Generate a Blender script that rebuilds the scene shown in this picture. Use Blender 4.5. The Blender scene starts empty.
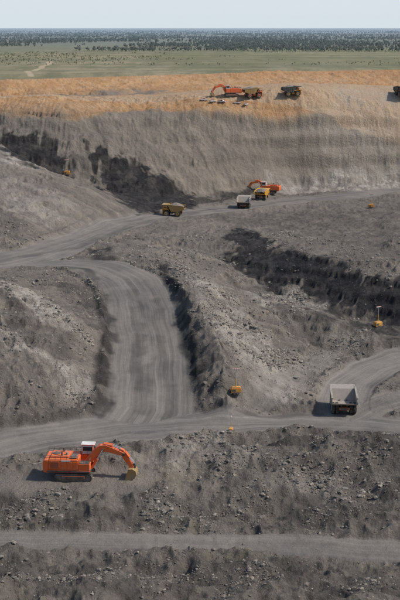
import bpy, bmesh, math, random
import numpy as np
from mathutils import Vector, Matrix
random.seed(7); rng=np.random.default_rng(7)
S=bpy.context.scene
# ---------------------------------------------------------------- camera
CZ=120.0; F=1200.0; TH=math.atan(273/1200.0)
cd=bpy.data.cameras.new("camera"); cam=bpy.data.objects.new("camera",cd); S.collection.objects.link(cam)
cam.location=(0,0,CZ); cam.rotation_euler=(math.pi/2-TH,0,0)
cd.sensor_fit='VERTICAL'; cd.sensor_height=24; cd.lens=24*F/600.0; cd.clip_start=1; cd.clip_end=90000
S.camera=cam
S.view_settings.view_transform='Standard'; S.view_settings.look='None'; S.view_settings.exposure=0
ct,st=math.cos(TH),math.sin(TH)
def ray(px,py):
    a=(px-200)/F; b=-(py-300)/F
    return a, ct+b*st, -st+b*ct       # x,y,z
def W(px,py,h):                      # sighted point at depth h below the survey station
    x,y,z=ray(px,py); t=h/(-z); return (x*t,y*t,h)
def G(px,D,h):
    dep=D*ct+h*st; return ((px-200)/F*dep,D,h)
# ---------------------------------------------------------------- survey break lines
L=[]
def line(pts,ext=''):
    p=[W(*q) if len(q)==3 else G(q[0],q[1],q[2]) for q in pts]
    if 'L' in ext:
        x,D,h=p[0]; p=[(x-0.10*D,D,h)]+p
    if 'R' in ext:
        x,D,h=p[-1]; p=p+[(x+0.10*D,D,h)]
    L.append(p)
def lg(pts,ext=''):
    line([(a,b,c,0) for a,b,c in pts],ext)
lg([(0,1600,46),(200,1600,46),(400,1600,46)],'LR')
lg([(0,1480,46),(200,1480,46),(400,1500,46)],'LR')
lg([(0,1300,46),(130,1320,46),(260,1420,46),(400,1460,46)],'LR')
line([(0,79,46),(130,75,46),(260,70.5,46),(400,68.5,46)],'LR')
line([(0,94,57),(130,90,57),(260,85,57),(400,82,57)],'LR')
line([(0,103,57),(200,100,57),(400,97,57)],'LR')
line([(0,111,56),(60,112,56),(130,109,56),(200,109,56),(300,108,56),(400,106,56)],'LR')
line([(190,203,109),(215,198,109),(240,193,108.5),(300,183,106),(350,181,105),(400,180,105)],'R')
lg([(0,775,92),(60,765,97),(100,752,101),(140,745,106)],'L')
line([(0,146,72),(35,165,80),(70,181,88),(100,198,96),(135,213,105)],'L')
line([(0,175,81),(50,198,90),(90,210,98)],'L')
line([(0,215,93),(45,220,97),(85,222,102)],'L')
line([(0,256,100),(45,244,102),(80,232,103.5),(115,219,105),(150,211,107),(200,206,109),(250,200,109.5),(300,194,108.5),(350,190,108),(400,187,108)],'LR')
line([(0,269,100.5),(50,262,101.5),(88,250,102.5),(125,233,104.5),(160,224,106.5),(200,217,109),(250,212,110),(300,206,110),(350,201,109),(400,198,109)],'LR')
line([(90,268,101),(100,285,103),(105,310,106),(107,340,109.5),(106,375,113.5),(104,400,116.5),(98,420,118.5)])
line([(128,272,101.3),(142,300,105),(149,335,109),(152,375,113.8),(152,405,117.2)])
line([(155,266,101),(173,290,103.5),(185,320,107.3),(192,350,111),(198,380,115),(202,402,117.6)])
line([(140,248,99.5),(158,258,98.6),(172,266,98.8),(186,285,99.6),(200,310,101.6),(212,342,105.6),(221,375,109.4),(228,396,113.6)])
line([(165,240,103),(200,258,104),(235,288,109),(265,310,112.5),(295,335,116),(315,365,119),(322,395,120)])
line([(215,305,104.3),(240,340,108.5),(265,375,114)])
line([(190,232,106),(250,234,100),(300,248,101),(350,266,102.5),(400,283,104.5)],'R')
line([(220,222,110),(300,218,109),(350,220,108),(400,228,108)],'R')
line([(225,262,107.5),(245,272,109),(300,298,113.5),(350,314,116),(400,328,118)],'R')
line([(255,299,110.5),(290,305,110.5),(320,320,112),(350,335,114.5),(400,340,115.5)],'R')
line([(310,340,118),(345,350,118.5),(400,350,119)],'R')
line([(325,372,119.5),(360,380,120),(400,385,119)],'R')
line([(350,395,120),(400,405,120)],'R')
line([(0,277,99),(50,272,99.5),(85,272,100.5)],'L')
line([(0,286,94),(30,293,95.5),(60,311,99),(88,335,104.5)],'L')
line([(0,330,101),(35,345,104),(75,375,110)],'L')
line([(0,375,108),(40,388,111),(85,405,116)],'L')
line([(0,433,118),(60,425,118.5),(98,420,118.5),(152,414,119),(210,410,119),(260,412,120),(320,414,120.5),(400,418,120.8)],'LR')
line([(0,452,120),(100,440,120),(200,434,120),(300,430,120.5),(400,436,121)],'LR')
lg([(0,318,120.5),(200,316,120.5),(400,316,121)],'LR')
line([(0,463,107),(60,459,106.5),(110,453,105),(140,444,103.6),(180,439,102.5),(215,441,103),(250,446,104.3),(290,438,103),(340,440,103.3),(400,437,103)],'LR')
line([(0,480,107),(70,479,107),(120,480,107)],'L')
line([(0,491,107),(80,491,107),(135,490,107.3)],'L')
line([(150,462,105.5),(200,470,106.5),(260,468,106),(330,470,106),(400,468,106)],'R')
line([(150,495,108.5),(220,500,109),(300,503,109),(400,500,109)],'R')
line([(0,527,110),(100,528,110),(200,527,110),(300,532,110),(400,536,110)],'LR')
line([(0,558,110),(200,560,110),(400,568,110)],'LR')
line([(0,580,108.5),(200,585,109),(400,590,109)],'LR')
line([(0,606,107.5),(200,606,107),(400,606,107)],'LR')
lg([(-150,170,107),(200,170,106),(550,170,107)],'LR')
lg([(-150,110,100),(200,110,99),(550,110,101)],'LR')
lg([(-300,60,66),(200,60,66),(700,60,66)],'LR')
lg([(-500,20,28),(200,20,28),(900,20,28)],'LR')
lg([(-900,0,4),(200,0,4),(1300,0,4)],'LR')
P=[]
for p in L:
    for a,b in zip(p[:-1],p[1:]):
        d=math.hypot(b[0]-a[0],b[1]-a[1]); step=5+0.008*(a[1]+b[1])/2
        n=max(1,int(d/step))
        for i in range(n): 
            t=i/n; P.append([a[k]+(b[k]-a[k])*t for k in range(3)])
    P.append(list(p[-1]))
P=np.array(P); N=len(P)
sc=100.0
XY=P[:,:2]/sc
K=-np.sqrt(((XY[:,None,:]-XY[None,:,:])**2).sum(-1))
A=np.zeros((N+3,N+3)); A[:N,:N]=K+np.eye(N)*0.006; A[:N,N]=1; A[:N,N+1:]=XY; A[N,:N]=1; A[N+1:,:N]=XY.T
rhs=np.zeros(N+3); rhs[:N]=P[:,2]
C=np.linalg.solve(A,rhs)
UG=np.linspace(-0.28,0.28,141); DG=np.arange(0,1601,2.5)
gx=(UG[None,:]*np.maximum(DG,150)[:,None]); gy=np.repeat(DG[:,None],len(UG),1)
Q=np.stack([gx.ravel(),gy.ravel()],1)/sc
H=np.empty(len(Q))
for i in range(0,len(Q),4000):
    q=Q[i:i+4000]; r=-np.sqrt(((q[:,None,:]-XY[None,:,:])**2).sum(-1))
    H[i:i+4000]=r@C[:N]+C[N]+q@C[N+1:]
H=H.reshape(len(DG),len(UG)); H=np.clip(H,0,123)
def hbase(x,D):
    x=np.asarray(x,float); D=np.asarray(D,float)
    u=np.clip(x/np.maximum(D,150),-0.2799,0.2799); d=np.clip(D,0,1599.9)
    fi=d/2.5; i=np.floor(fi).astype(int); i=np.clip(i,0,len(DG)-2); a=fi-i
    fj=(u+0.28)/(0.56/140); j=np.clip(np.floor(fj).astype(int),0,139); b=fj-j
    h=(H[i,j]*(1-a)*(1-b)+H[i+1,j]*a*(1-b)+H[i,j+1]*(1-a)*b+H[i+1,j+1]*a*b)
    w=np.clip((D-1500)/100,0,1); h=h*(1-w)+46*w
    h=np.where(D<0,4,h)
    return h
def hit(px,py):
    x,y,z=ray(px,py); D=np.arange(185,2600,0.5); t=D/y
    hr=-z*t; ht=hbase(x*t,D); k=np.argmax(hr>=ht)
    if not (hr>=ht).any(): k=len(D)-1
    return (x*t[k],D[k])
# ---------------------------------------------------------------- noise
def hsh(ix,iy,seed):
    n=(ix.astype(np.int64)*374761393+iy.astype(np.int64)*668265263+seed*1442695041)&0xffffffff
    n=((n^(n>>13))*1274126177)&0xffffffff; n=(n^(n>>16))&0xffffffff
    return n/4294967295.0
def vn(x,y,seed=0):
    ix=np.floor(x);iy=np.floor(y);fx=x-ix;fy=y-iy
    fx=fx*fx*fx*(fx*(fx*6-15)+10);fy=fy*fy*fy*(fy*(fy*6-15)+10)
    a=hsh(ix,iy,seed);b=hsh(ix+1,iy,seed);c=hsh(ix,iy+1,seed);d=hsh(ix+1,iy+1,seed)
    return ((a*(1-fx)+b*fx)*(1-fy)+(c*(1-fx)+d*fx)*fy)*2-1
def fbm(x,y,sc,oct=4,seed=0,g=0.5):
    s=0;a=1;f=1/sc;t=0
    for o in range(oct):
        c,sn=math.cos(o*1.1+seed),math.sin(o*1.1+seed)
        s=s+a*vn((x*c-y*sn)*f,(x*sn+y*c)*f,seed+o*17);t+=a;a*=g;f*=2.03
    return s/t
def sm(a,b,x):
    t=np.clip((x-a)/(b-a),0,1);return t*t*(3-2*t)
# ---------------------------------------------------------------- terrain mesh
rows=list(np.arange(-900,0,60))+list(np.arange(0,175,4))
d=176.0
while d<1480: rows.append(d); d+= min(d*0.0019, 0.7 if 770<d<885 else 99)
while d<45000: rows.append(d); d*=1.03
rows=np.array(rows)
inner=np.linspace(-0.205,0.205,700)
o=0.205+np.cumsum(0.0009*1.085**np.arange(1,62)); o=o[o<4]
cols=np.concatenate([-o[::-1],inner,o])
R_,C_=len(rows),len(cols); print("grid",R_,C_,"pts",N)
X=(cols[None,:]*np.maximum(rows,150)[:,None]).ravel(); Y=np.repeat(rows,C_)
h0=hbase(X,Y)
gxs=(hbase(X+4,Y)-hbase(X-4,Y))/8; gys=(hbase(X,Y+4)-hbase(X,Y-4))/8
slope=np.hypot(gxs,gys); ang=np.arctan2(gys,gxs)
wx=X+fbm(X,Y,14,4,3)*4.0; wy=Y+fbm(X,Y,14,4,9)*5.0
def stroke(pts,use=None):
    w=[hit(a,b)+(c,) for a,b,c in pts]
    best=np.full(X.shape,1e9);ac=np.zeros_like(X);al=np.zeros_like(X);acc=0
    xx,yy=(wx,wy) if use is None else use
    for (x0,y0,w0),(x1,y1,w1) in zip(w[:-1],w[1:]):
        dx,dy=x1-x0,y1-y0;l2=dx*dx+dy*dy;l=math.sqrt(l2)
        t=np.clip(((xx-x0)*dx+(yy-y0)*dy)/l2,0,1)
        ex=xx-x0-t*dx;ey=yy-y0-t*dy;dd=np.sqrt(ex*ex+ey*ey)/(w0+(w1-w0)*t)
        m=dd<best;best=np.where(m,dd,best)
        sgn=np.sign(dx*(yy-y0)-dy*(xx-x0))
        ac=np.where(m,sgn*dd*(w0+(w1-w0)*t),ac);al=np.where(m,acc+t*l,al);acc+=l
    return best,ac,al
# streaks that run down the local slope (tipped spoil, rilling)
streak=np.zeros_like(X);wsum=np.full_like(X,1e-3)
for k in range(6):
    th=k*math.pi/6; c_,s_=math.cos(th),math.sin(th)
    w_=np.clip(np.cos(2*(ang-th)),0,1)**3
    al_=X*c_+Y*s_; ac_=-X*s_+Y*c_
    f_=0.5*vn(ac_/4.6+fbm(X,Y,30,2,k)*1.2,al_/34,60+k)+0.32*vn(ac_/2.0,al_/19,70+k)+0.2*vn(ac_/0.9,al_/9,80+k)
    streak+=w_*f_; wsum+=w_
streak=streak/wsum*sm(0.03,0.12,slope)
fine=fbm(X,Y,4,4,41)
def poly(pts,soft=3.0,ragged=0.0):
    w=[hit(a,b) for a,b in pts];ins=np.zeros(X.shape,bool);dm=np.full(X.shape,1e9)
    for (x0,y0),(x1,y1) in zip(w,w[1:]+w[:1]):
        c=((y0>wy)!=(y1>wy))&(wx<(x1-x0)*(wy-y0)/((y1-y0) if y1!=y0 else 1e-9)+x0);ins^=c
        dx,dy=x1-x0,y1-y0;t=np.clip(((wx-x0)*dx+(wy-y0)*dy)/(dx*dx+dy*dy+1e-9),0,1)
        dm=np.minimum(dm,np.hypot(wx-x0-t*dx,wy-y0-t*dy))
    sd=np.where(ins,-dm,dm)+ragged*(streak*1.6+fine*0.9);return 1-sm(-soft,soft,sd)
nx=X+fbm(X,Y,30,3,5)*1.6; ny=Y+fbm(X,Y,30,3,6)*1.6
roads=[
 [(-70,274,15),(0,263,15),(45,253,15),(80,241,14),(115,227,13),(150,218,12),(200,212,11),(250,206,11),(300,200,12),(350,195.5,12),(400,192,12),(460,189,12)],
 [(30,265,10),(70,263,12),(105,268,13),(128,280,14),(141,300,14.5),(147,330,14),(150,360,14),(152,390,14.5),(150,412,16),(140,424,16)],
 [(-70,458,9),(0,446,9),(60,436,9.5),(120,428,10),(180,424,9),(240,423,8),(300,422,8),(350,424,9),(400,428,10),(470,438,10)],
 [(470,345,10),(400,360,10),(372,369,10),(353,384,9),(344,402,9),(345,420,9)],
 [(470,395,8),(400,400,8),(372,408,7),(350,420,7)],
 [(-70,541,5),(0,541,5),(200,543,5.2),(330,547,5.6),(400,551,6),(470,555,6)],
 [(330,352,4),(300,372,4),(262,402,5),(240,415,5)],
]
road=np.zeros_like(X);across=np.zeros_like(X);along=np.zeros_like(X);bn=np.full(X.shape,1e9);berm=np.zeros_like(X)
for k,rd in enumerate(roads):
    dn,ac,al=stroke(rd,(nx,ny))
    m=dn<bn;bn=np.where(m,dn,bn);across=np.where(m,ac+k*37,across);along=np.where(m,al,along)
    strength=[1,1,1,1,0.8,0.85,0.45][k]
    road=np.maximum(road,strength*(1-sm(0.84,1.1,dn)))
    hw=np.abs(ac)/np.maximum(dn,1e-3); e=np.abs(ac)-hw*1.0-1.8
    bh=[1.0,1.5,1.1,1.3,0.7,0.45,0][k]
    berm=np.maximum(berm,bh*np.exp(-(e/1.4)**2)*(0.3+0.8*np.clip(0.6+fbm(X,Y,22,2,40+k),0,1)))
berm*=(1-np.clip(road*1.5,0,1))
pad,_,_=stroke([(-60,482,7),(0,482,7.5),(60,481,8),(105,481,8),(140,483,6)])
pad=1-sm(0.7,1.15,pad)
coal=np.zeros_like(X)
def addm(base,v,s=1.0): return np.maximum(base,v*s)
br=sm(-0.3,0.15,fbm(X,Y,7,5,77)+streak*0.5)
for pts,s,so,rg in [
 ([(0,122),(35,138),(72,161),(68,179),(35,169),(0,153)],0.97,3.5,7),
 ([(88,145),(125,158),(162,177),(196,192),(196,207),(162,212),(138,213),(116,199),(98,177)],0.97,3.5,8),
 ([(62,150),(92,148),(104,176),(118,200),(98,192),(78,170)],0.45,6,8),
 ([(190,198),(240,192),(262,187),(262,192),(240,199),(190,206)],0.8,2,2),
 ([(236,229),(262,240),(300,256),(350,269),(404,286),(404,329),(362,311),(330,304),(300,294),(262,282),(245,277),(228,262)],1,3,6),
 ([(84,251),(112,250),(120,260),(90,261)],0.8,2,1),
 ([(198,378),(222,385),(236,398),(205,402)],0.6,3,2),
 ([(300,300),(345,300),(402,322),(402,338),(350,330),(310,318)],0.8,4,5),
 ([(250,442),(300,436),(402,442),(402,492),(330,480),(270,470)],0.62,5,4),
 ([(300,425),(402,432),(402,445),(300,440)],0.5,4,2),
 ([(0,492),(150,495),(402,500),(402,528),(0,526)],0.5,3,3),
 ([(0,560),(402,570),(402,604),(0,604)],0.5,3,3),
 ([(0,395),(40,400),(90,410),(60,425),(0,430)],0.4,4,4),
 ([(0,292),(30,310),(75,350),(90,368),(60,365),(20,336),(0,322)],0.42,2,3),
 ([(60,285),(98,285),(100,320),(85,325)],0.45,4,4),
 ([(190,215),(260,212),(402,205),(402,260),(330,240),(240,225)],0.3,6,6),
 ]:
    p_=poly(pts,so,rg)
    coal=addm(coal,np.clip(p_*(0.86+0.35*br),0,1) if s>=0.9 else p_*(0.3+0.7*br),s)
for pts,s in [([(99,283,2.5),(106,320,3.2),(108,360,3),(104,398,3.2),(96,418,3)],0.85),([(162,270,2.2),(178,300,2.8),(189,330,3.4),(196,360,3.4),(202,388,4)],0.9),
   ([(60,268,2.5),(85,268,2.5),(98,280,2)],0.6),([(0,428,2),(50,421,2),(95,415,2.5)],0.5),([(205,412,1.6),(260,414,1.5),(320,412,1.5)],0.5),([(0,461,1.5),(60,457,1.5),(130,448,1.5),(180,436,1.5)],0.4),
   ([(130,290,2.6),(140,330,2.6),(141,370,2.6),(138,415,3)],0.4),([(154,300,2.4),(162,340,2.6),(166,380,2.6),(165,415,3)],0.36),
   ([(225,275,2),(262,298,2),(300,325,2.5),(330,345,3)],0.5),
   ([(20,257,3),(80,247,3),(130,226,3),(200,211,2.5),(300,199,2.5)],0.35)]:
    dn,_,_=stroke(pts); coal=addm(coal,(1-sm(0.45,1.35,dn))*(0.5+0.5*br),s)
light=np.zeros_like(X); br2=sm(-0.3,0.3,fbm(X,Y,5,5,31)+streak*0.5)
for pts,s,so in [
 ([(172,262),(205,278),(242,308),(272,345),(302,392),(282,402),(246,384),(228,352),(206,312),(186,280)],0.9,3),
 ([(0,281),(14,283),(58,310),(94,345),(88,353),(40,317),(0,294)],1.25,1.5),
 ([(0,324),(40,348),(74,376),(70,382),(36,362),(0,340)],0.8,2),
 ([(52,372),(92,378),(98,400),(66,404)],1.0,3),
 ([(242,290),(290,288),(332,293),(326,311),(262,309)],1.0,3),
 ([(270,178),(330,170),(402,168),(402,188),(360,192),(300,194),(268,190)],1.0,7),
 ([(300,125),(402,118),(402,165),(330,160)],0.4,14),
 ([(340,94),(402,90),(402,104),(340,104)],1.0,20),
 ([(0,144),(32,160),(42,171),(20,168),(0,160)],1.0,4),
 ([(0,170),(50,190),(90,212),(40,215),(0,200)],0.4,6),
 ([(0,192),(60,214),(84,224),(50,226),(0,212)],0.6,3),
 ([(160,440),(230,440),(250,460),(190,475),(150,470)],0.55,3),
 ([(20,495),(180,497),(260,505),(200,512),(40,508)],0.5,3),
 ([(270,470),(340,475),(330,500),(250,495)],0.45,3),
 ([(20,572),(120,575),(160,590),(60,592)],0.4,3),
 ([(320,336),(350,330),(372,342),(340,350)],0.5,3),
 ([(270,345),(330,350),(340,375),(310,400),(290,380)],0.4,4)]:
    light=addm(light,np.clip(poly(pts,so,2)*(0.4+0.6*br2),0,1),s)
light=np.clip(light,0,1)*(1-coal*0.7)
zt=h0+fbm(X,Y,60,3,12)*5+fbm(X,Y,9,3,13)*2
orange=(1-sm(58.0,63+9*sm(-50,150,X),zt))*sm(790,850,Y)
veg=np.where(h0<46.9,1,0)*sm(1040,1060,Y)
veg=np.where(Y>1550,1,veg)
wall=np.where((h0>57)&(Y>690),1,0)*sm(720,760,Y)*(1-sm(104,108,h0))
bench,_,_=stroke([(-70,104,40),(0,103.5,40),(200,101,50),(400,98,60),(470,97,60)]); bench=1-sm(0.7,1.2,bench)
track,_,_=stroke([(28,76,3.2),(36,70,3.4),(46,64.5,3.8),(51,61,4)],(X+fbm(X,Y,60,2,2)*4,Y)); track=0.8*(1-sm(0.6,1.3,track))
t2,_,_=stroke([(-60,77,4),(60,73,4),(200,70,5),(300,67.5,5),(460,66,5)],(X,Y)); track=np.maximum(track,0.35*(1-sm(0.6,1.2,t2)))
# relief
flat=np.clip(np.maximum(road,pad*0.85),0,1); plain=np.where(h0<47.5,1,0)*(Y>1000)
rough=(1-flat)*(1-plain)*(1-0.7*bench*(Y>880))
near=1-sm(300,520,Y); fg=1-sm(296,312,Y); mid=sm(330,380,Y)*(1-sm(680,740,Y))
z=CZ-h0
z=z+rough*(fbm(X,Y,38,3,1)*2.2+fbm(X,Y,11,3,2)*1.0)
bill=np.abs(fbm(X,Y,8,3,21)); bill2=np.abs(fbm(X,Y,3.2,2,22)); bill3=np.abs(fbm(X,Y,17,3,24))
z=z+rough*((0.35-bill)*1.7*(0.6+0.8*near)+(0.3-bill2)*0.9+(0.3-bill3)*2.6*(0.5+0.7*fg))
z=z+rough*fbm(X,Y,1.6,3,23,0.6)*0.30*(0.45+near)
z=z+rough*streak*(1.0-0.1*wall)*np.clip(1.1-fg,0.2,1)
# tip lifts on the spoil slopes: low irregular steps following the contour
q2=(z+fbm(X,Y,45,3,57)*3.0)/3.8; fr=q2-np.floor(q2); z=z+mid*rough*((sm(0.3,0.62,fr)-fr)*3.8*0.42)*sm(-0.3,0.2,fbm(X,Y,50,2,59))
# irregular ledges in the highwall
q_=(z+fbm(X,Y,90,3,54)*7+X*0.03)/13.0; fr=q_-np.floor(q_); z=z+wall*rough*((sm(0.25,0.6,fr)-fr)*13.0*0.45)*(0.45+0.55*sm(-0.2,0.3,fbm(X,Y,60,2,58)))
z=z+wall*(fbm(X,Y,70,3,55)*4+fbm(X,Y,18,3,56)*2.2)
z=z+berm*(0.8+0.35*fbm(X,Y,2.5,3,71))
z=z+road*(fbm(X,Y,25,2,33)*0.3)-road*0.16*np.clip(vn(across/1.7,along/60,35),0,1)
z=z+plain*fbm(X,Y,300,3,81)*0.7*(Y<3000)
z=np.where((Y<150),CZ-h0+fbm(X,Y,12,3,4)*0.8*sm(8,40,np.abs(Y)+0*X),z)
me=bpy.data.meshes.new("mine_terrain")
V=np.stack([X,Y,z],1).astype(np.float32)
idx=np.arange(R_*C_).reshape(R_,C_)
q=np.stack([idx[:-1,:-1],idx[:-1,1:],idx[1:,1:],idx[1:,:-1]],-1).reshape(-1,4)
me.vertices.add(len(V)); me.vertices.foreach_set("co",V.ravel())
me.loops.add(q.size); me.loops.foreach_set("vertex_index",q.ravel().astype(np.int32))
me.polygons.add(len(q)); me.polygons.foreach_set("loop_start",(np.arange(len(q))*4).astype(np.int32))
me.polygons.foreach_set("use_smooth",np.ones(len(q),bool))
me.update(calc_edges=True)
for n,a in dict(road=road,coal=coal,light=light,orange=orange,veg=veg,wall=wall,across=across,along=along,bench=bench*(Y>860),pad=pad,track=track*veg,streak=streak*0.5+0.5).items():
    at=me.attributes.new(n,'FLOAT','POINT'); at.data.foreach_set("value",np.asarray(a,np.float32))
terr=bpy.data.objects.new("mine_terrain",me); S.collection.objects.link(terr)
Zg=z.reshape(R_,C_)
def ground(x,y):
    i=int(np.clip(np.searchsorted(rows,y)-1,0,R_-2)); u=x/max(y,150); j=int(np.clip(np.searchsorted(cols,u)-1,0,C_-2))
    a=(y-rows[i])/(rows[i+1]-rows[i]); b=(u-cols[j])/(cols[j+1]-cols[j])
    return float(Zg[i,j]*(1-a)*(1-b)+Zg[i+1,j]*a*(1-b)+Zg[i,j+1]*(1-a)*b+Zg[i+1,j+1]*a*b)
# ---------------------------------------------------------------- node helpers
class NT:
    def __init__(s,name):
        s.m=bpy.data.materials.new(name); s.m.use_nodes=True; s.t=s.m.node_tree; s.t.nodes.clear()
        s.o=s.t.nodes.new('ShaderNodeOutputMaterial')
    def n(s,ty,ins={},**kw):
        d=s.t.nodes.new(ty)
        for k,v in kw.items(): setattr(d,k,v)
        for k,v in ins.items():
            if isinstance(v,bpy.types.NodeSocket): s.t.links.new(v,d.inputs[k])
            else: d.inputs[k].default_value=v
        return d
    def attr(s,name): return s.n('ShaderNodeAttribute',attribute_name=name).outputs['Fac']
    def mix(s,f,a,b,bt='MIX'):
        d=s.t.nodes.new('ShaderNodeMix'); d.data_type='RGBA'; d.blend_type=bt
        for sock,v in ((d.inputs[0],f),(d.inputs[6],a),(d.inputs[7],b)):
            if isinstance(v,bpy.types.NodeSocket): s.t.links.new(v,sock)
            elif isinstance(v,(int,float)): sock.default_value=v
            else: sock.default_value=(*v,1)
        return d.outputs[2]
    def math(s,op,a,b=0.0,c=None):
        d=s.t.nodes.new('ShaderNodeMath'); d.operation=op
        for i,v in enumerate((a,b,c)):
            if v is None: continue
            if isinstance(v,bpy.types.NodeSocket): s.t.links.new(v,d.inputs[i])
            else: d.inputs[i].default_value=v
        return d.outputs[0]
    def noise(s,vec,scale,detail=4,rough=0.55,lo=0.35,hi=0.65):
        d=s.n('ShaderNodeTexNoise',{'Vector':vec,'Scale':scale,'Detail':detail,'Roughness':rough})
        return s.rng(d.outputs[0],lo,hi)
    def rng(s,v,lo,hi,a=0.0,b=1.0):
        return s.n('ShaderNodeMapRange',{0:v,1:lo,2:hi,3:a,4:b}).outputs[0]
    def done(s,col,rough=0.9,bump=None,dist=0.1,metal=0,spec=0.3):
        p=s.n('ShaderNodeBsdfPrincipled',{'Base Color':col if isinstance(col,bpy.types.NodeSocket) else (*col,1),'Roughness':rough,'Metallic':metal,'Specular IOR Level':spec})
        if bump is not None:
            b=s.n('ShaderNodeBump',{'Height':bump,'Distance':dist,'Strength':1.0}); s.t.links.new(b.outputs[0],p.inputs['Normal'])
        s.t.links.new(p.outputs[0],s.o.inputs[0]); return s.m
t=NT("mine_ground"); pos=t.n('ShaderNodeNewGeometry').outputs['Position']
n1=t.noise(pos,0.018,5); n2=t.noise(pos,0.09,6,0.6); n3=t.noise(pos,0.6,7,0.65,0.33,0.67); n4=t.noise(pos,1.8,5,0.7,0.36,0.64)
sk_=t.rng(t.attr('streak'),0.28,0.72)
c=t.mix(n1,(0.185,0.16,0.135),(0.268,0.229,0.186))
c=t.mix(t.math('MULTIPLY',n2,0.62),c,(0.112,0.10,0.088))
c=t.mix(t.math('MULTIPLY',t.noise(pos,0.22,6,0.7,0.52,0.70),0.6),c,(0.37,0.318,0.257))
c=t.mix(t.math('MULTIPLY',sk_,0.6),c,t.mix(0.5,c,(0.38,0.323,0.258)))
c=t.mix(t.math('MULTIPLY',t.math('SUBTRACT',1.0,sk_),0.5),c,(0.10,0.09,0.081))
sep=t.n('ShaderNodeSeparateXYZ',{0:pos})
c=t.mix(t.math('MULTIPLY',t.math('MULTIPLY',t.noise(pos,0.07,4,0.6,0.55,0.68),t.rng(sep.outputs[1],330,240)),0.4),c,(0.16,0.15,0.085))
zz=t.math('ADD',sep.outputs[2],t.math('MULTIPLY',t.noise(pos,0.012,3,0.5,0,1),14.0))
vec=t.n('ShaderNodeCombineXYZ',{0:t.math('MULTIPLY',sep.outputs[0],0.006),1:0.0,2:t.math('MULTIPLY',zz,0.16)}).outputs[0]
st1=t.noise(vec,1.0,5,0.6,0.35,0.65)
dg=t.math('ADD',t.math('MULTIPLY',sep.outputs[0],0.05),t.math('MULTIPLY',sep.outputs[2],0.13))
dv_=t.n('ShaderNodeCombineXYZ',{0:dg,1:t.math('MULTIPLY',sep.outputs[0],0.008),2:0.0}).outputs[0]
dgn=t.noise(dv_,1.0,6,0.65,0.38,0.62)
side=t.rng(sep.outputs[0],-120,120)
cw=t.mix(st1,t.mix(side,(0.24,0.205,0.166),(0.31,0.255,0.19)),t.mix(side,(0.34,0.29,0.23),(0.43,0.352,0.26))); cw=t.mix(t.math('MULTIPLY',n2,0.45),cw,(0.18,0.155,0.128))
cw=t.mix(t.math('MULTIPLY',dgn,0.42),cw,(0.165,0.144,0.122))
cw=t.mix(t.math('MULTIPLY',t.math('SUBTRACT',1.0,sk_),0.4),cw,(0.15,0.13,0.11))
c=t.mix(t.attr('wall'),c,cw)
co=t.mix(n2,(0.50,0.275,0.12),(0.56,0.375,0.215)); co=t.mix(t.math('MULTIPLY',st1,0.55),co,(0.38,0.19,0.08))
c=t.mix(t.attr('orange'),c,co)
c=t.mix(t.math('MULTIPLY',t.attr('bench'),0.75),c,t.mix(n2,(0.54,0.415,0.285),(0.47,0.32,0.195)))
c=t.mix(t.math('MULTIPLY',t.attr('light'),0.9),c,t.mix(n3,(0.36,0.322,0.272),(0.54,0.487,0.415)))
c=t.mix(t.math('MULTIPLY',n4,0.72),c,t.mix(0.62,c,(0.07,0.062,0.054)))
av=t.n('ShaderNodeCombineXYZ',{0:t.attr('across'),1:t.math('MULTIPLY',t.attr('along'),0.018),2:0.0}).outputs[0]
s1=t.noise(av,0.35,5,0.6,0.38,0.62); s2=t.noise(av,2.0,3,0.6,0.4,0.6)
cr=t.mix(s1,(0.112,0.103,0.095),(0.22,0.199,0.174)); cr=t.mix(t.math('MULTIPLY',s2,0.45),cr,(0.072,0.067,0.063))
cr=t.mix(t.math('MULTIPLY',t.noise(pos,0.05,6,0.65,0.42,0.62),0.5),cr,(0.245,0.215,0.18))
cr=t.mix(t.math('MULTIPLY',n3,0.3),cr,(0.10,0.091,0.082))
c=t.mix(t.attr('road'),c,cr); c=t.mix(t.math('MULTIPLY',t.attr('pad'),0.7),c,t.mix(n2,(0.17,0.15,0.13),(0.28,0.24,0.195)))
c=t.mix(t.attr('coal'),c,t.mix(t.math('MULTIPLY',n3,t.noise(pos,0.12,5,0.65,0.4,0.65)),(0.018,0.018,0.019),(0.075,0.068,0.062)))
vv=t.n('ShaderNodeMapping',{'Vector':pos,'Scale':(1,0.22,1)}).outputs[0]
v1=t.noise(vv,0.0065,5,0.6,0.4,0.6); v2=t.noise(vv,0.04,6,0.7,0.46,0.6); v3=t.noise(vv,0.0016,3,0.5,0.42,0.58)
vb=t.n('ShaderNodeCombineXYZ',{0:t.math('MULTIPLY',sep.outputs[0],0.0012),1:t.math('MULTIPLY',sep.outputs[1],0.012),2:0.0}).outputs[0]
v4=t.noise(vb,1.0,5,0.6,0.44,0.56)
cg=t.mix(v1,(0.205,0.19,0.105),(0.33,0.275,0.18)); cg=t.mix(t.math('MULTIPLY',v2,0.6),cg,(0.11,0.115,0.07)); cg=t.mix(t.math('MULTIPLY',v3,0.45),cg,(0.165,0.18,0.095))
cg=t.mix(t.math('MULTIPLY',v4,0.55),cg,(0.135,0.142,0.09))
cg=t.mix(t.attr('track'),cg,(0.45,0.36,0.24))
far_haze=t.rng(sep.outputs[1],2100,3600)
cg=t.mix(t.math('MULTIPLY',far_haze,0.75),cg,(0.165,0.19,0.18))  # distance haze painted into the plain's base colour, fixed by world Y
cg=t.mix(t.rng(sep.outputs[1],4000,12000),cg,(0.24,0.295,0.33))  # paler blue haze tint painted on towards the horizon
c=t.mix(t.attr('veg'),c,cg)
bmp=t.math('ADD',t.math('MULTIPLY',n3,0.7),t.math('MULTIPLY',n4,0.4))
bmp=t.math('MULTIPLY',bmp,t.math('SUBTRACT',1.0,t.math('MULTIPLY',t.attr('road'),0.85)))
me.materials.append(t.done(c,0.95,bmp,0.5,spec=0.15))
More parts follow.
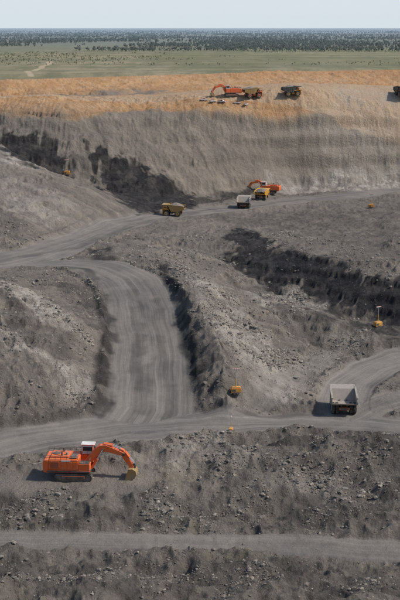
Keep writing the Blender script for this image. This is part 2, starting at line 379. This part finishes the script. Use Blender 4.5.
# ---------------------------------------------------------------- rubble
def ico():
    b=bmesh.new(); bmesh.ops.create_icosphere(b,subdivisions=1,radius=1.0)
    v=np.array([q.co[:] for q in b.verts]); f=np.array([[x.index for x in q.verts] for q in b.faces]); b.free(); return v,f
IV,IF=ico()
def mesh_from(name,V,Fc,mat,smooth=False):
    m=bpy.data.meshes.new(name); k=Fc.shape[1]
    m.vertices.add(len(V)); m.vertices.foreach_set("co",V.astype(np.float32).ravel())
    m.loops.add(Fc.size); m.loops.foreach_set("vertex_index",Fc.astype(np.int32).ravel())
    m.polygons.add(len(Fc)); m.polygons.foreach_set("loop_start",(np.arange(len(Fc))*k).astype(np.int32))
    m.polygons.foreach_set("use_smooth",np.full(len(Fc),smooth)); m.update(calc_edges=True); m.materials.append(mat)
    o=bpy.data.objects.new(name,m); S.collection.objects.link(o); return o
U=np.abs(X/np.maximum(Y,150))
wgt=np.where((Y>190)&(Y<600)&(U<0.25),1.0,0)*(1-flat)**2*(1-plain)*(0.16+light*1.3+0.35*(Y<300)+0.2*np.clip(berm,0,1))*(1-0.93*np.clip(coal*1.3,0,1)*(Y>330))
wgt*=sm(-0.15,0.45,fbm(X,Y,9,3,91))+0.05
wgt*=np.maximum(Y,150)**2/(300.0**2)
NR=56000
pick=rng.choice(len(X),NR,p=wgt/wgt.sum())
size=0.09*(rng.pareto(2.3,NR)+1)*(0.8+0.45*sm(300,480,Y[pick])); size=np.clip(size,0.09,0.6+0.15*sm(320,450,Y[pick]))
rx=X[pick]+rng.uniform(-.4,.4,NR); ry=Y[pick]+rng.uniform(-.4,.4,NR); rz=z[pick]
nv=len(IV)
base=IV[None]*(1+rng.uniform(-0.3,0.3,(NR,nv,1)))*np.stack([rng.uniform(.7,1.5,NR),rng.uniform(.7,1.3,NR),rng.uniform(.5,.9,NR)],1)[:,None,:]
a=rng.uniform(0,6.28,NR); ca,sa=np.cos(a)[:,None],np.sin(a)[:,None]
bx=base[:,:,0]*ca-base[:,:,1]*sa; by=base[:,:,0]*sa+base[:,:,1]*ca
RV=np.stack([bx*size[:,None]+rx[:,None],by*size[:,None]+ry[:,None],base[:,:,2]*size[:,None]+(rz+size*0.1)[:,None]],-1).reshape(-1,3)
RF=(IF[None]+(np.arange(NR)*nv)[:,None,None]).reshape(-1,3)
t=NT("rock"); pos=t.n('ShaderNodeNewGeometry').outputs['Position']; ri=t.n('ShaderNodeNewGeometry').outputs['Random Per Island']
c=t.mix(ri,(0.11,0.098,0.086),(0.36,0.315,0.26)); c=t.mix(t.noise(pos,1.5,4),c,(0.15,0.132,0.112))
mesh_from("rubble_rocks",RV,RF,t.done(c,0.95,spec=0.2))
# ---------------------------------------------------------------- woodland
def trees(name,n,dlo,dhi,umax,hlo,hhi,mat,expo=1.0,thr=-0.18):
    uu=rng.uniform(-umax,umax,n*4); dd=dlo*(dhi/dlo)**(rng.uniform(0,1,n*4)**expo)
    xx=uu*dd
    k=fbm(xx,dd*0.8,330,4,5)>thr; xx=xx[k];dd=dd[k]
    xx=xx[:n];dd=dd[:n];n=len(xx)
    ht=rng.uniform(hlo,hhi,n)
    nq=26
    th=rng.uniform(0,6.28,(n,nq)); rr=np.sqrt(rng.uniform(0,1,(n,nq)))*0.42; hz=0.30+0.68*rng.uniform(0,1,(n,nq))
    rr*=np.sqrt(np.clip(1-((hz-0.64)/0.38)**2,0.05,1))
    lob=1+0.35*np.sin(th*3+rng.uniform(0,6,(n,1)))
    cx=xx[:,None]+np.cos(th)*rr*ht[:,None]*lob; cy=dd[:,None]+np.sin(th)*rr*ht[:,None]*lob; cz=CZ-46+hz*ht[:,None]
    c0=np.stack([cx,cy,cz],-1).reshape(-1,3); s=(ht[:,None]*rng.uniform(0.07,0.15,(n,nq))).reshape(-1,1)
    e=rng.normal(size=(len(c0),3));e/=np.linalg.norm(e,axis=1,keepdims=True); f=rng.normal(size=(len(c0),3)); f-=e*(e*f).sum(1,keepdims=True); f/=np.linalg.norm(f,axis=1,keepdims=True)
    q=np.stack([c0-e*s-f*s*.6,c0+e*s-f*s*.8,c0+e*s*.8+f*s,c0-e*s*.9+f*s*.7],1).reshape(-1,3)
    Fq=np.arange(len(q)).reshape(-1,4)
    w=ht*0.025; b0=np.stack([xx,dd,np.full(n,CZ-46.6)],1)
    tr=np.stack([b0+np.stack([-w,0*w,0*w],1),b0+np.stack([w,0*w,0*w],1),b0+np.stack([w*.5,0*w,ht*.7],1),b0+np.stack([-w*.5,0*w,ht*.7],1),
                 b0+np.stack([0*w,-w,0*w],1),b0+np.stack([0*w,w,0*w],1),b0+np.stack([0*w,w*.5,ht*.7],1),b0+np.stack([0*w,-w*.5,ht*.7],1)],1).reshape(-1,3)
    Ft=np.arange(len(tr)).reshape(-1,4)+len(q)
    return mesh_from(name,np.vstack([q,tr]),np.vstack([Fq,Ft]),mat)
def leafmat(name,a,b,haze_tint):
    t=NT(name); g=t.n('ShaderNodeNewGeometry'); c=t.mix(g.outputs['Random Per Island'],a,b)
    c=t.mix(t.rng(t.n('ShaderNodeSeparateXYZ',{0:g.outputs['Position']}).outputs[1],2600,8500),c,(0.29,0.355,0.40)) if haze_tint else c  # distance haze painted into the leaf colour, bluer with world Y
    d1=t.n('ShaderNodeBsdfDiffuse',{'Color':c}); d2=t.n('ShaderNodeBsdfTranslucent',{'Color':c}); m=t.n('ShaderNodeMixShader',{0:0.45,1:d1.outputs[0],2:d2.outputs[0]})
    t.t.links.new(m.outputs[0],t.o.inputs[0]); return t.m
leaf=leafmat("hazed_woodland_foliage",(0.135,0.16,0.145),(0.20,0.225,0.205),True)  # base greens also paled and blued to stand in for haze
leaf2=leafmat("scrub_foliage",(0.085,0.098,0.06),(0.14,0.155,0.095),False)
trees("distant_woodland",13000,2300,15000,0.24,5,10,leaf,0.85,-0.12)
trees("scrub_trees",1900,1480,2700,0.24,0.9,2.6,leaf2,0.6,-0.12)
# ---------------------------------------------------------------- vehicle kit
def paint(name,col,dust=0.35,rough=0.5,metal=0):
    t=NT(name); tc=t.n('ShaderNodeTexCoord').outputs['Object']; g=t.n('ShaderNodeNewGeometry'); nz=t.n('ShaderNodeSeparateXYZ',{0:g.outputs['Normal']}).outputs[2]
    n=t.noise(tc,0.9,6,0.65,0.35,0.7); up=t.rng(nz,0.2,1.0,0.35,1.0)
    low=t.rng(t.n('ShaderNodeSeparateXYZ',{0:tc}).outputs[2],0.5,4.0,1.0,0.45)
    f=t.math('MULTIPLY',t.math('MULTIPLY',n,t.math('MAXIMUM',up,low)),dust*1.7)
    return t.done(t.mix(f,col,(0.24,0.2,0.16)),rough,metal=metal,spec=0.4)
M=dict(orange=paint("orange_paint",(0.72,0.125,0.018),0.35),yellow=paint("yellow_paint",(0.62,0.32,0.03),0.4),white=paint("white_paint",(0.7,0.69,0.66),0.3),
 rubber=paint("rubber",(0.03,0.03,0.03),0.45,0.9),steel=paint("dark_steel",(0.06,0.055,0.05),0.45,0.6),grey=paint("worn_tray_steel",(0.33,0.29,0.245),0.55,0.6),
 rust=paint("worn_bucket",(0.34,0.2,0.05),0.5,0.6),glass=paint("tinted_glass",(0.02,0.025,0.03),0.1,0.1),rock=paint("rock_load",(0.16,0.14,0.12),0.3,0.95),
 chrome=paint("bright_rod",(0.5,0.5,0.5),0.1,0.25,0.8),silver=paint("silver_paint",(0.45,0.44,0.42),0.4),
 tan=paint("dusty_tan_tray",(0.36,0.27,0.17),0.5,0.7))
MK=list(M)
class Kit:
    def __init__(s): s.b=bmesh.new()
    def _m(s,fs,mat):
        i=MK.index(mat)
        for f in fs: f.material_index=i
    def box(s,x0,x1,y0,y1,z0,z1,mat,bev=0.06,rot=None):
        r=bmesh.ops.create_cube(s.b,size=1.0); vs=r['verts']
        for v in vs: v.co=Vector(((x0+x1)/2+v.co.x*(x1-x0),(y0+y1)/2+v.co.y*(y1-y0),(z0+z1)/2+v.co.z*(z1-z0)))
        if rot: bmesh.ops.rotate(s.b,verts=vs,cent=((x0+x1)/2,(y0+y1)/2,(z0+z1)/2),matrix=Matrix.Rotation(rot[1],3,rot[0]))
        s._m({f for v in vs for f in v.link_faces},mat)
        bv=min(bev,0.25*min(x1-x0,y1-y0,z1-z0))
        if bv>0.02: bmesh.ops.bevel(s.b,geom=list({e for v in vs for e in v.link_edges}),offset=bv,segments=1,affect='EDGES')
    def prism(s,prof,y0,y1,mat,bev=0.0):
        a=[s.b.verts.new((x,y0,z)) for x,z in prof]; b=[s.b.verts.new((x,y1,z)) for x,z in prof]; n=len(a); fs=[]
        fs.append(s.b.faces.new(a)); fs.append(s.b.faces.new(b[::-1]))
        for i in range(n): fs.append(s.b.faces.new((a[i],b[i],b[(i+1)%n],a[(i+1)%n])))
        s._m(fs,mat); bmesh.ops.recalc_face_normals(s.b,faces=fs)
        if bev: bmesh.ops.bevel(s.b,geom=list({e for f in fs for e in f.edges}),offset=bev,segments=1,affect='EDGES')
    def strip(s,prof,th,y0,y1,mat):
        n=len(prof); off=[]
        for i in range(n):
            p=Vector(prof[max(0,i-1)]); q=Vector(prof[min(n-1,i+1)]); d=(q-p).normalized(); off.append((prof[i][0]-d.y*th,prof[i][1]+d.x*th))
        for i in range(n-1): s.prism([prof[i],prof[i+1],off[i+1],off[i]],y0,y1,mat)
    def cyl(s,p0,p1,r,mat,seg=16,r2=None):
        p0=Vector(p0);p1=Vector(p1);d=p1-p0
        mt=Matrix.Translation((p0+p1)/2)@d.to_track_quat('Z','Y').to_matrix().to_4x4()
        r_=bmesh.ops.create_cone(s.b,cap_ends=True,segments=seg,radius1=r,radius2=r if r2 is None else r2,depth=d.length,matrix=mt)
        s._m({f for v in r_['verts'] for f in v.link_faces},mat)
    def rail(s,pts,z0,h,mat='yellow',r=0.05):
        for a,b in zip(pts[:-1],pts[1:]):
            n=max(1,int(math.hypot(b[0]-a[0],b[1]-a[1])/1.3))
            for k in range(n+1):
                x=a[0]+(b[0]-a[0])*k/n;y=a[1]+(b[1]-a[1])*k/n; s.cyl((x,y,z0),(x,y,z0+h),r,mat,5)
            for hh in (h,h*0.55): s.cyl((a[0],a[1],z0+hh),(b[0],b[1],z0+hh),r,mat,5)
    def tyre(s,x,y0,y1,r,hub='grey',out=1):
        w=abs(y1-y0)
        s.cyl((x,y0+0.12*w,r),(x,y1-0.12*w,r),r,'rubber',28)
        s.cyl((x,y0,r),(x,y1,r),r*0.9,'rubber',28)
        for i in range(28):
            a=i/28*6.2832
            s.box(x+math.cos(a)*r-0.12,x+math.cos(a)*r+0.12,y0+.15*w,y1-.15*w,r+math.sin(a)*r-.09,r+math.sin(a)*r+.09,'rubber',0,('Y',-a))
        ye=y1 if out>0 else y0
        s.cyl((x,ye-0.15*out,r),(x,ye+0.03*out,r),r*0.52,hub,20); s.cyl((x,ye,r),(x,ye+0.16*out,r),r*0.26,'steel',14)
    def finish(s,name,loc,rz,sc=1.0,tilt=(0,0)):
        m=bpy.data.meshes.new(name); s.b.to_mesh(m); s.b.free()
        for k in MK: m.materials.append(M[k])
        o=bpy.data.objects.new(name,m); S.collection.objects.link(o); o.location=loc; o.rotation_euler=(tilt[0],tilt[1],rz); o.scale=(sc,)*3; return o
def excavator(loc,rz,sc=1,pose=0):
    k=Kit()
    for sy in (-1,1):
        yc=sy*2.75; y0,y1=yc-0.75,yc+0.75
        prof=[]
        for a in range(-90,91,20): prof.append((3.7+0.92*math.cos(math.radians(a)),0.98+0.92*math.sin(math.radians(a))))
        for a in range(90,271,20): prof.append((-3.7+0.92*math.cos(math.radians(a)),0.98+0.92*math.sin(math.radians(a))))
        k.prism(prof,y0+0.12,y1-0.12,'steel')
        per=[]
        n=15
        for i in range(n+1): per.append((-3.7+7.4*i/n,0.02,0)); per.append((-3.7+7.4*i/n,1.93,0))
        for i in range(1,6):
            a=-math.pi/2+math.pi*i/6; per.append((3.7+0.95*math.cos(a),0.98+0.95*math.sin(a),a+math.pi/2)); per.append((-3.7-0.95*math.cos(a),0.98+0.95*math.sin(a),-a+math.pi/2))
        for x,zc,a in per: k.box(x-0.2,x+0.2,y0,y1,zc-0.03,zc+0.08,'steel',0,('Y',-a))
        k.box(-2.9,2.9,y0-0.02 if sy<0 else y0+.1,y1+0.02 if sy>0 else y1-.1,0.75,1.5,'steel',0.1)
        for i in range(7):
            x=-3+i; k.cyl((x,y0+0.02,0.5),(x,y1-0.02,0.5),0.33,'steel',12)
        for x in (-3.7,3.7): k.cyl((x,y0-0.02,0.98),(x,y1+0.02,0.98),0.62,'steel',16)
    k.box(-2.4,2.4,-2.1,2.1,0.9,1.9,'steel',0.15); k.cyl((0,0,1.8),(0,0,2.5),2.1,'steel',28)
    k.box(-6.6,4.3,-3.5,3.5,2.35,2.95,'steel',0.08)
    k.box(-6.2,1.3,-3.45,3.45,2.9,5.7,'orange',0.22)
    k.prism([(-7.6,2.9),(-7.3,2.2),(-6.15,2.2),(-6.15,5.5),(-7.2,5.5),(-7.6,5.0)],-3.4,3.4,'orange',0.12)
    k.box(-5.6,-3.4,-3.52,-3.4,3.4,5.2,'steel',0.03); 
    for i in range(9): k.box(-5.55,-3.45,-3.58,-3.5,3.5+i*0.19,3.57+i*0.19,'orange',0)
    for x in (-2.9,-1.4,0.1): k.box(x,x+1.2,-3.5,-3.4,3.2,5.1,'orange',0.03); k.box(x+.1,x+.14,-3.55,-3.45,4.0,4.3,'steel',0)
    k.box(-2.9,-0.6,-3.507,-3.40,5.25,5.55,'white',0)
    k.box(-5.8,-1.2,-2.2,2.2,5.7,6.15,'orange',0.15); k.box(-0.9,0.9,-2.6,0.4,5.7,6.0,'steel',0.08)
    k.cyl((-3.0,-1.5,6.1),(-3.0,-1.5,7.1),0.22,'steel'); k.cyl((-3.0,1.5,6.1),(-3.0,1.5,7.1),0.22,'steel')
    k.cyl((-4.6,0,6.1),(-4.6,0,6.3),1.0,'steel',20); k.cyl((-1.8,-0.9,6.1),(-1.8,-0.9,6.8),0.35,'grey')
    k.rail([(-7.2,-3.3),(-7.2,3.3),(1.2,3.3)],5.6,1.0,'steel',0.045); k.rail([(-7.2,-3.3),(1.2,-3.3)],5.65,1.0,'steel',0.045)
    k.box(1.35,4.2,-3.45,-1.25,2.95,4.7,'orange',0.12); k.box(1.5,4.0,-3.3,-1.4,4.7,4.8,'steel',0); k.rail([(1.4,-3.35),(4.1,-3.35),(4.1,-1.4)],4.75,1.0,'steel',0.045)
    for i in range(8): k.box(4.2+0.02,4.5,-3.3,-2.5,1.0+i*0.3,1.06+i*0.3,'steel',0)
    k.box(1.3,4.3,1.25,3.45,2.95,5.5,'orange',0.12)
    k.box(1.5,4.5,1.2,3.4,5.55,8.0,'white',0.15); k.box(4.42,4.56,1.4,3.2,6.0,7.7,'glass',0.03); k.box(1.8,4.2,1.12,1.3,6.5,7.6,'glass',0.03); k.box(1.8,4.2,3.3,3.48,6.3,7.6,'glass',.03)
    k.box(1.3,4.8,1.05,3.55,8.0,8.2,'white',0.05); k.rail([(1.2,1.0),(4.6,1.0)],5.5,1.0,'steel',0.04)
    k.prism([(2.0,3.9),(2.6,3.1),(3.5,3.2),(6.5,6.7),(7.8,7.1),(12.4,6.0),(12.7,6.5),(12.2,7.0),(8.0,8.8),(6.4,8.7),(5.4,8.0)],-0.75,0.75,'orange',0.08)
    k.prism([(11.4,7.9),(12.3,7.6),(13.2,6.2),(14.9,3.1),(14.5,2.7),(13.9,2.8),(12.0,5.6),(11.3,7.2)],-0.55,0.55,'orange',0.06)
    k.cyl((12.35,-0.95,6.5),(12.35,0.95,6.5),0.35,'steel'); k.cyl((2.8,-1.0,3.6),(2.8,1.0,3.6),0.4,'steel')
    for y in (-1.05,1.05):
        k.cyl((4.3,y,2.9),(5.8,y,5.3),0.32,'orange'); k.cyl((5.8,y,5.3),(7.2,y,7.7),0.17,'chrome')
        k.cyl((7.2,y*1.1,7.7),(7.2,0,7.7),0.2,'steel')
    for y in (-0.4,0.4):
        k.cyl((7.3,y,9.0),(9.6,y,8.6),0.25,'orange'); k.cyl((9.6,y,8.6),(11.6,y,7.8),0.13,'chrome')
        k.cyl((12.7,y,7.0),(13.7,y,5.6),0.22,'orange'); k.cyl((13.7,y,5.6),(14.9,y,4.0),0.12,'chrome')
    k.cyl((14.9,-.5,4.0),(14.9,.5,4.0),.2,'steel'); k.prism([(14.7,4.1),(15.1,4.1),(15.4,3.0),(15.0,2.9)],-.45,.45,'steel')
    sh=[(12.7,0.0),(13.9,-0.02),(15.0,0.5),(15.6,1.5),(15.4,2.5),(14.6,3.0),(13.6,2.9)]
    k.strip(sh,0.14,-1.75,1.75,'rust')
    for y in (-1.75,1.63): k.prism([(12.7,0.05),(13.9,0.05),(14.95,0.52),(15.5,1.5),(15.3,2.4),(14.6,2.9),(13.6,2.8),(13.0,1.4)],y,y+.12,'rust')
    for i in range(6): y=-1.6+i*0.64; k.prism([(12.8,0.15),(12.1,-0.05),(12.8,-0.1)],y-.12,y+.12,'steel')
    k.prism([(13.1,0.1),(14.9,0.6),(15.3,1.5),(15.0,2.1),(13.9,1.7),(13.2,1.1)],-1.6,1.6,'rock')
    return k.finish("mining_excavator",loc,rz,sc)
def truck(loc,rz,sc=1,body='yellow',tray='grey',load=False,tilt=(0,0)):
    k=Kit()
    for sy in (-1,1):
        y=sy*3.3
        k.tyre(4.2,y-0.55,y+0.55,1.75,body,sy)
        k.tyre(-2.6,sy*3.45-0.52,sy*3.45+0.52,1.75,body,sy); k.tyre(-2.6,sy*2.2-0.52,sy*2.2+0.52,1.75,body,sy)
        k.box(-5.0,5.6,sy*1.0-0.25,sy*1.0+0.25,1.7,2.5,'steel',0.05)
        k.cyl((2.6,sy*0.9,1.3),(0.6,sy*1.2,3.4),0.28,'steel')
        k.cyl((-4.2,sy*0.9,3.0),(-3.0,sy*1.0,1.8),0.2,'chrome')
    k.cyl((-2.6,-3.0,1.75),(-2.6,3.0,1.75),0.6,'steel'); k.box(-3.5,-1.6,-1.0,1.0,1.1,2.4,'steel',0.2); k.cyl((4.2,-3,1.75),(4.2,3,1.75),0.35,'steel')
    k.box(-5.3,-4.8,-1.7,1.7,1.8,2.6,'steel',0.05)
    for y in (-1.4,1.4): k.box(-5.36,-5.3,y-.2,y+.2,2.1,2.4,'orange',0)
    k.cyl((0.2,1.7,2.1),(2.2,1.7,2.1),0.75,'steel',18); k.cyl((0.2,-1.7,2.1),(2.2,-1.7,2.1),0.7,body,18)
    k.box(4.6,6.4,-1.6,1.6,1.7,4.2,body,0.12); k.box(6.38,6.5,-1.3,1.3,2.0,3.9,'steel',0.02)
    k.box(6.2,6.8,-3.7,3.7,1.2,1.8,body,0.08)
    k.box(3.0,6.6,-3.9,3.9,4.15,4.35,body,0.04)
    for sy in (-1,1):
        k.prism([(3.0,4.15),(2.3,3.5),(2.5,3.5),(3.2,4.0)],sy*3.3-.55,sy*3.3+.55,body); k.box(6.1,6.5,sy*2.9-.7,sy*2.9+.7,1.8,4.15,body,0.05)
        k.box(6.5,6.62,sy*2.3-.3,sy*2.3+.3,2.9,3.3,'white',0.02)
    k.prism([(6.7,1.4),(7.3,1.0),(7.3,1.15),(6.6,4.3),(6.45,4.3)],-2.0,-1.2,'steel')
    k.prism([(3.5,4.35),(5.9,4.35),(5.7,5.9),(3.5,5.9)],0.9,3.4,body if body!='orange' else 'white',0.06)
    k.prism([(5.83,4.9),(5.93,4.9),(5.78,5.75),(5.68,5.75)],1.05,3.25,'glass'); k.box(3.8,5.5,3.36,3.44,4.95,5.7,'glass',0); k.box(3.8,5.5,.86,.94,4.95,5.7,'glass',0)
    k.box(3.3,6.0,0.8,3.5,5.9,6.02,'white',0.03)
    k.box(3.3,5.2,-3.4,-1.2,4.35,5.5,'steel',0.08)
    k.rail([(3.2,-3.85),(6.5,-3.85),(6.5,3.85),(3.2,3.85)],4.35,1.0,body,0.05)
    fl=[(-6.4,4.15),(-3.0,2.95),(1.0,2.9),(2.5,5.5),(2.9,6.35),(6.7,6.75)]
    k.strip(fl,0.22,-3.85,3.85,tray)
    for sy in (-1,1):
        ya,yb=(3.85,4.1) if sy>0 else (-4.1,-3.85)
        k.prism([(-6.5,4.1),(-3.0,2.85),(1.0,2.8),(2.5,5.4),(2.9,6.3),(2.9,6.95),(-6.2,6.0),(-6.6,4.9)],ya,yb,tray)
        k.prism([(2.9,6.3),(6.7,6.7),(6.7,6.95),(2.9,6.95)],ya,yb,tray)
        for x in (-5.3,-3.9,-2.5,-1.1,0.3): 
            k.prism([(x,3.9 if x<-4 else 3.1),(x+.35,3.85 if x<-4 else 3.1),(x+.35,6.2),(x,6.15)],yb if sy>0 else ya-.14,yb+.14 if sy>0 else ya,tray)
        k.prism([(-6.3,5.95),(2.9,6.9),(2.9,7.12),(-6.3,6.17)],ya-.16,yb+.16,tray)
    for x in (-5.6,-4.2,-2.4,-.8,.6): k.box(x,x+.3,-3.8,3.8,2.62 if x>-3.2 else 3.3+(-x-4.2)*.3,2.86 if x>-3.2 else 3.6,tray,0)
    if load:
        nx_,ny_=14,10; g=[[None]*ny_ for _ in range(nx_)]
        for i in range(nx_):
            for j in range(ny_):
                u=i/(nx_-1);v=j/(ny_-1); x=-5.8+8.4*u;y=-3.8+7.6*v
                g[i][j]=k.b.verts.new((x,y,5.4+0.09*(x+6)+1.9*math.sin(math.pi*u)**.8*math.sin(math.pi*v)**.8+random.uniform(-.2,.2)))
        fs=[k.b.faces.new((g[i][j],g[i+1][j],g[i+1][j+1],g[i][j+1])) for i in range(nx_-1) for j in range(ny_-1)]
        k._m(fs,'rock')
    return k.finish("haul_truck",loc,rz,sc,tilt)
def ute(loc,rz,col='white'):
    k=Kit()
    for x in (-1.6,1.6):
        for sy in (-1,1): k.cyl((x,sy*.62,.4),(x,sy*.95,.4),.4,'rubber',14); k.cyl((x,sy*.93,.4),(x,sy*.97,.4),.2,'silver',10)
    k.prism([(-2.6,.5),(2.5,.5),(2.6,.95),(2.4,1.15),(1.1,1.25),(.4,1.85),(-.9,1.85),(-1.1,1.2),(-2.6,1.15)],-.9,.9,col,.05)
    k.prism([(1.0,1.27),(.42,1.78),(-.8,1.78),(-.95,1.27)],-.93,.93,'glass'); k.box(-2.5,-1.1,-.8,.8,1.15,1.3,'steel',.03)
    k.box(-.5,.1,-.6,.6,1.86,1.95,'orange',.03); k.cyl((-2.4,.6,1.1),(-2.4,.6,3.6),.03,'orange',5)
    return k.finish("utility_vehicle",loc,rz)
def light_tower(loc,rz,sc=1):
    k=Kit()
    k.box(-1.6,1.6,-.9,.9,.6,2.1,'yellow',.1); k.box(-1.3,-.2,-.94,.94,.9,1.7,'steel',.02); k.box(-1.7,1.7,-1,1,.45,.6,'steel',.03)
    k.prism([(-1.5,2.1),(1.5,2.1),(1.2,2.35),(-1.2,2.35)],-.8,.8,'yellow')
    for x in (-.5,.5):
        for sy in (-1,1): k.cyl((x,sy*.9,.42),(x,sy*1.15,.42),.42,'rubber',14)
    k.cyl((1.6,0,.5),(3.0,0,.45),.07,'steel',6)
    for x,y in ((-1.9,-1.6),(-1.9,1.6),(1.9,-1.6),(1.9,1.6)): k.cyl((x*.8,y*.5,.5),(x,y,.5),.05,'steel',5); k.cyl((x,y,.7),(x,y,-.1),.06,'steel',5)
    k.cyl((0,0,2.2),(0,0,5.0),.13,'yellow',8); k.cyl((0,0,5.0),(0,0,8.0),.08,'silver',8); k.box(-1.1,1.1,-.06,.06,7.9,8.05,'steel',.02)
    for x in (-.9,-.3,.3,.9): k.box(x-.24,x+.24,-.22,.12,8.05,8.45,'silver',.05); k.box(x-.2,x+.2,-.25,-.22,8.1,8.4,'white',0)
    return k.finish("lighting_tower",loc,rz,sc)
def at(px,py,dz=0.0):
    x,y=hit(px,py); return (x,y,ground(x,y)+dz)
R=math.radians
excavator(at(75.5,476.5,0.0),R(-4),0.97)
truck(at(343,411,0.05),R(88),1.0,'white','grey')
truck(at(174,215.5),R(172),1.0,'yellow','rust',load=True)
truck(at(244,207.5),R(82),1.0,'grey','grey')
excavator(at(269,194),R(165),1.0)
truck(at(262,200),R(70),0.9,'yellow','yellow',load=True)
excavator(at(231,96),R(-170),0.95)
truck(at(252,98),R(15),1.0,'orange','rust',load=True)
truck(at(291,97.5),R(8),1.0,'yellow','steel',load=True)
truck(at(402,96.5),R(-80),1.1,'steel','steel')
for px,py,a in ((204,103.5,10),(213,104.5,30),(222,105,-20),(237,104,5),(246,107,60)): ute(at(px,py),R(a))
light_tower(at(236,399),R(5)); light_tower(at(378,328),R(30),1.0); light_tower(at(67,176),R(0),1.2); light_tower(at(371,206),R(0),1.1); light_tower(at(231,432),R(80),0.6)
# ---------------------------------------------------------------- light
EL=R(48); AZ=R(95)
w=bpy.data.worlds.new("World"); S.world=w; w.use_nodes=True; nt=w.node_tree; bg=nt.nodes['Background']
sk=nt.nodes.new('ShaderNodeTexSky'); sk.sky_type='NISHITA'; sk.sun_disc=False; sk.sun_elevation=EL; sk.sun_rotation=AZ; sk.dust_density=1.0
tc=nt.nodes.new('ShaderNodeTexCoord'); sp=nt.nodes.new('ShaderNodeSeparateXYZ'); nt.links.new(tc.outputs['Generated'],sp.inputs[0])
mr=nt.nodes.new('ShaderNodeMapRange'); mr.interpolation_type='SMOOTHSTEP'
for i,v in ((1,-0.02),(2,0.45),(3,0.92),(4,0.0)): mr.inputs[i].default_value=v
nt.links.new(sp.outputs[2],mr.inputs[0])
mx=nt.nodes.new('ShaderNodeMix'); mx.data_type='RGBA'; mx.inputs[7].default_value=(4.6,5.15,5.6,1)
nt.links.new(mr.outputs[0],mx.inputs[0]); nt.links.new(sk.outputs[0],mx.inputs[6]); nt.links.new(mx.outputs[2],bg.inputs[0]); bg.inputs[1].default_value=0.15
sd=bpy.data.lights.new("sun",'SUN'); sd.energy=4.0; sd.angle=R(3.5); sd.color=(1,0.94,0.86)
so=bpy.data.objects.new("sun",sd); S.collection.objects.link(so)
dv=Vector((math.sin(AZ)*math.cos(EL),math.cos(AZ)*math.cos(EL),math.sin(EL))); so.rotation_euler=dv.to_track_quat('Z','Y').to_euler()
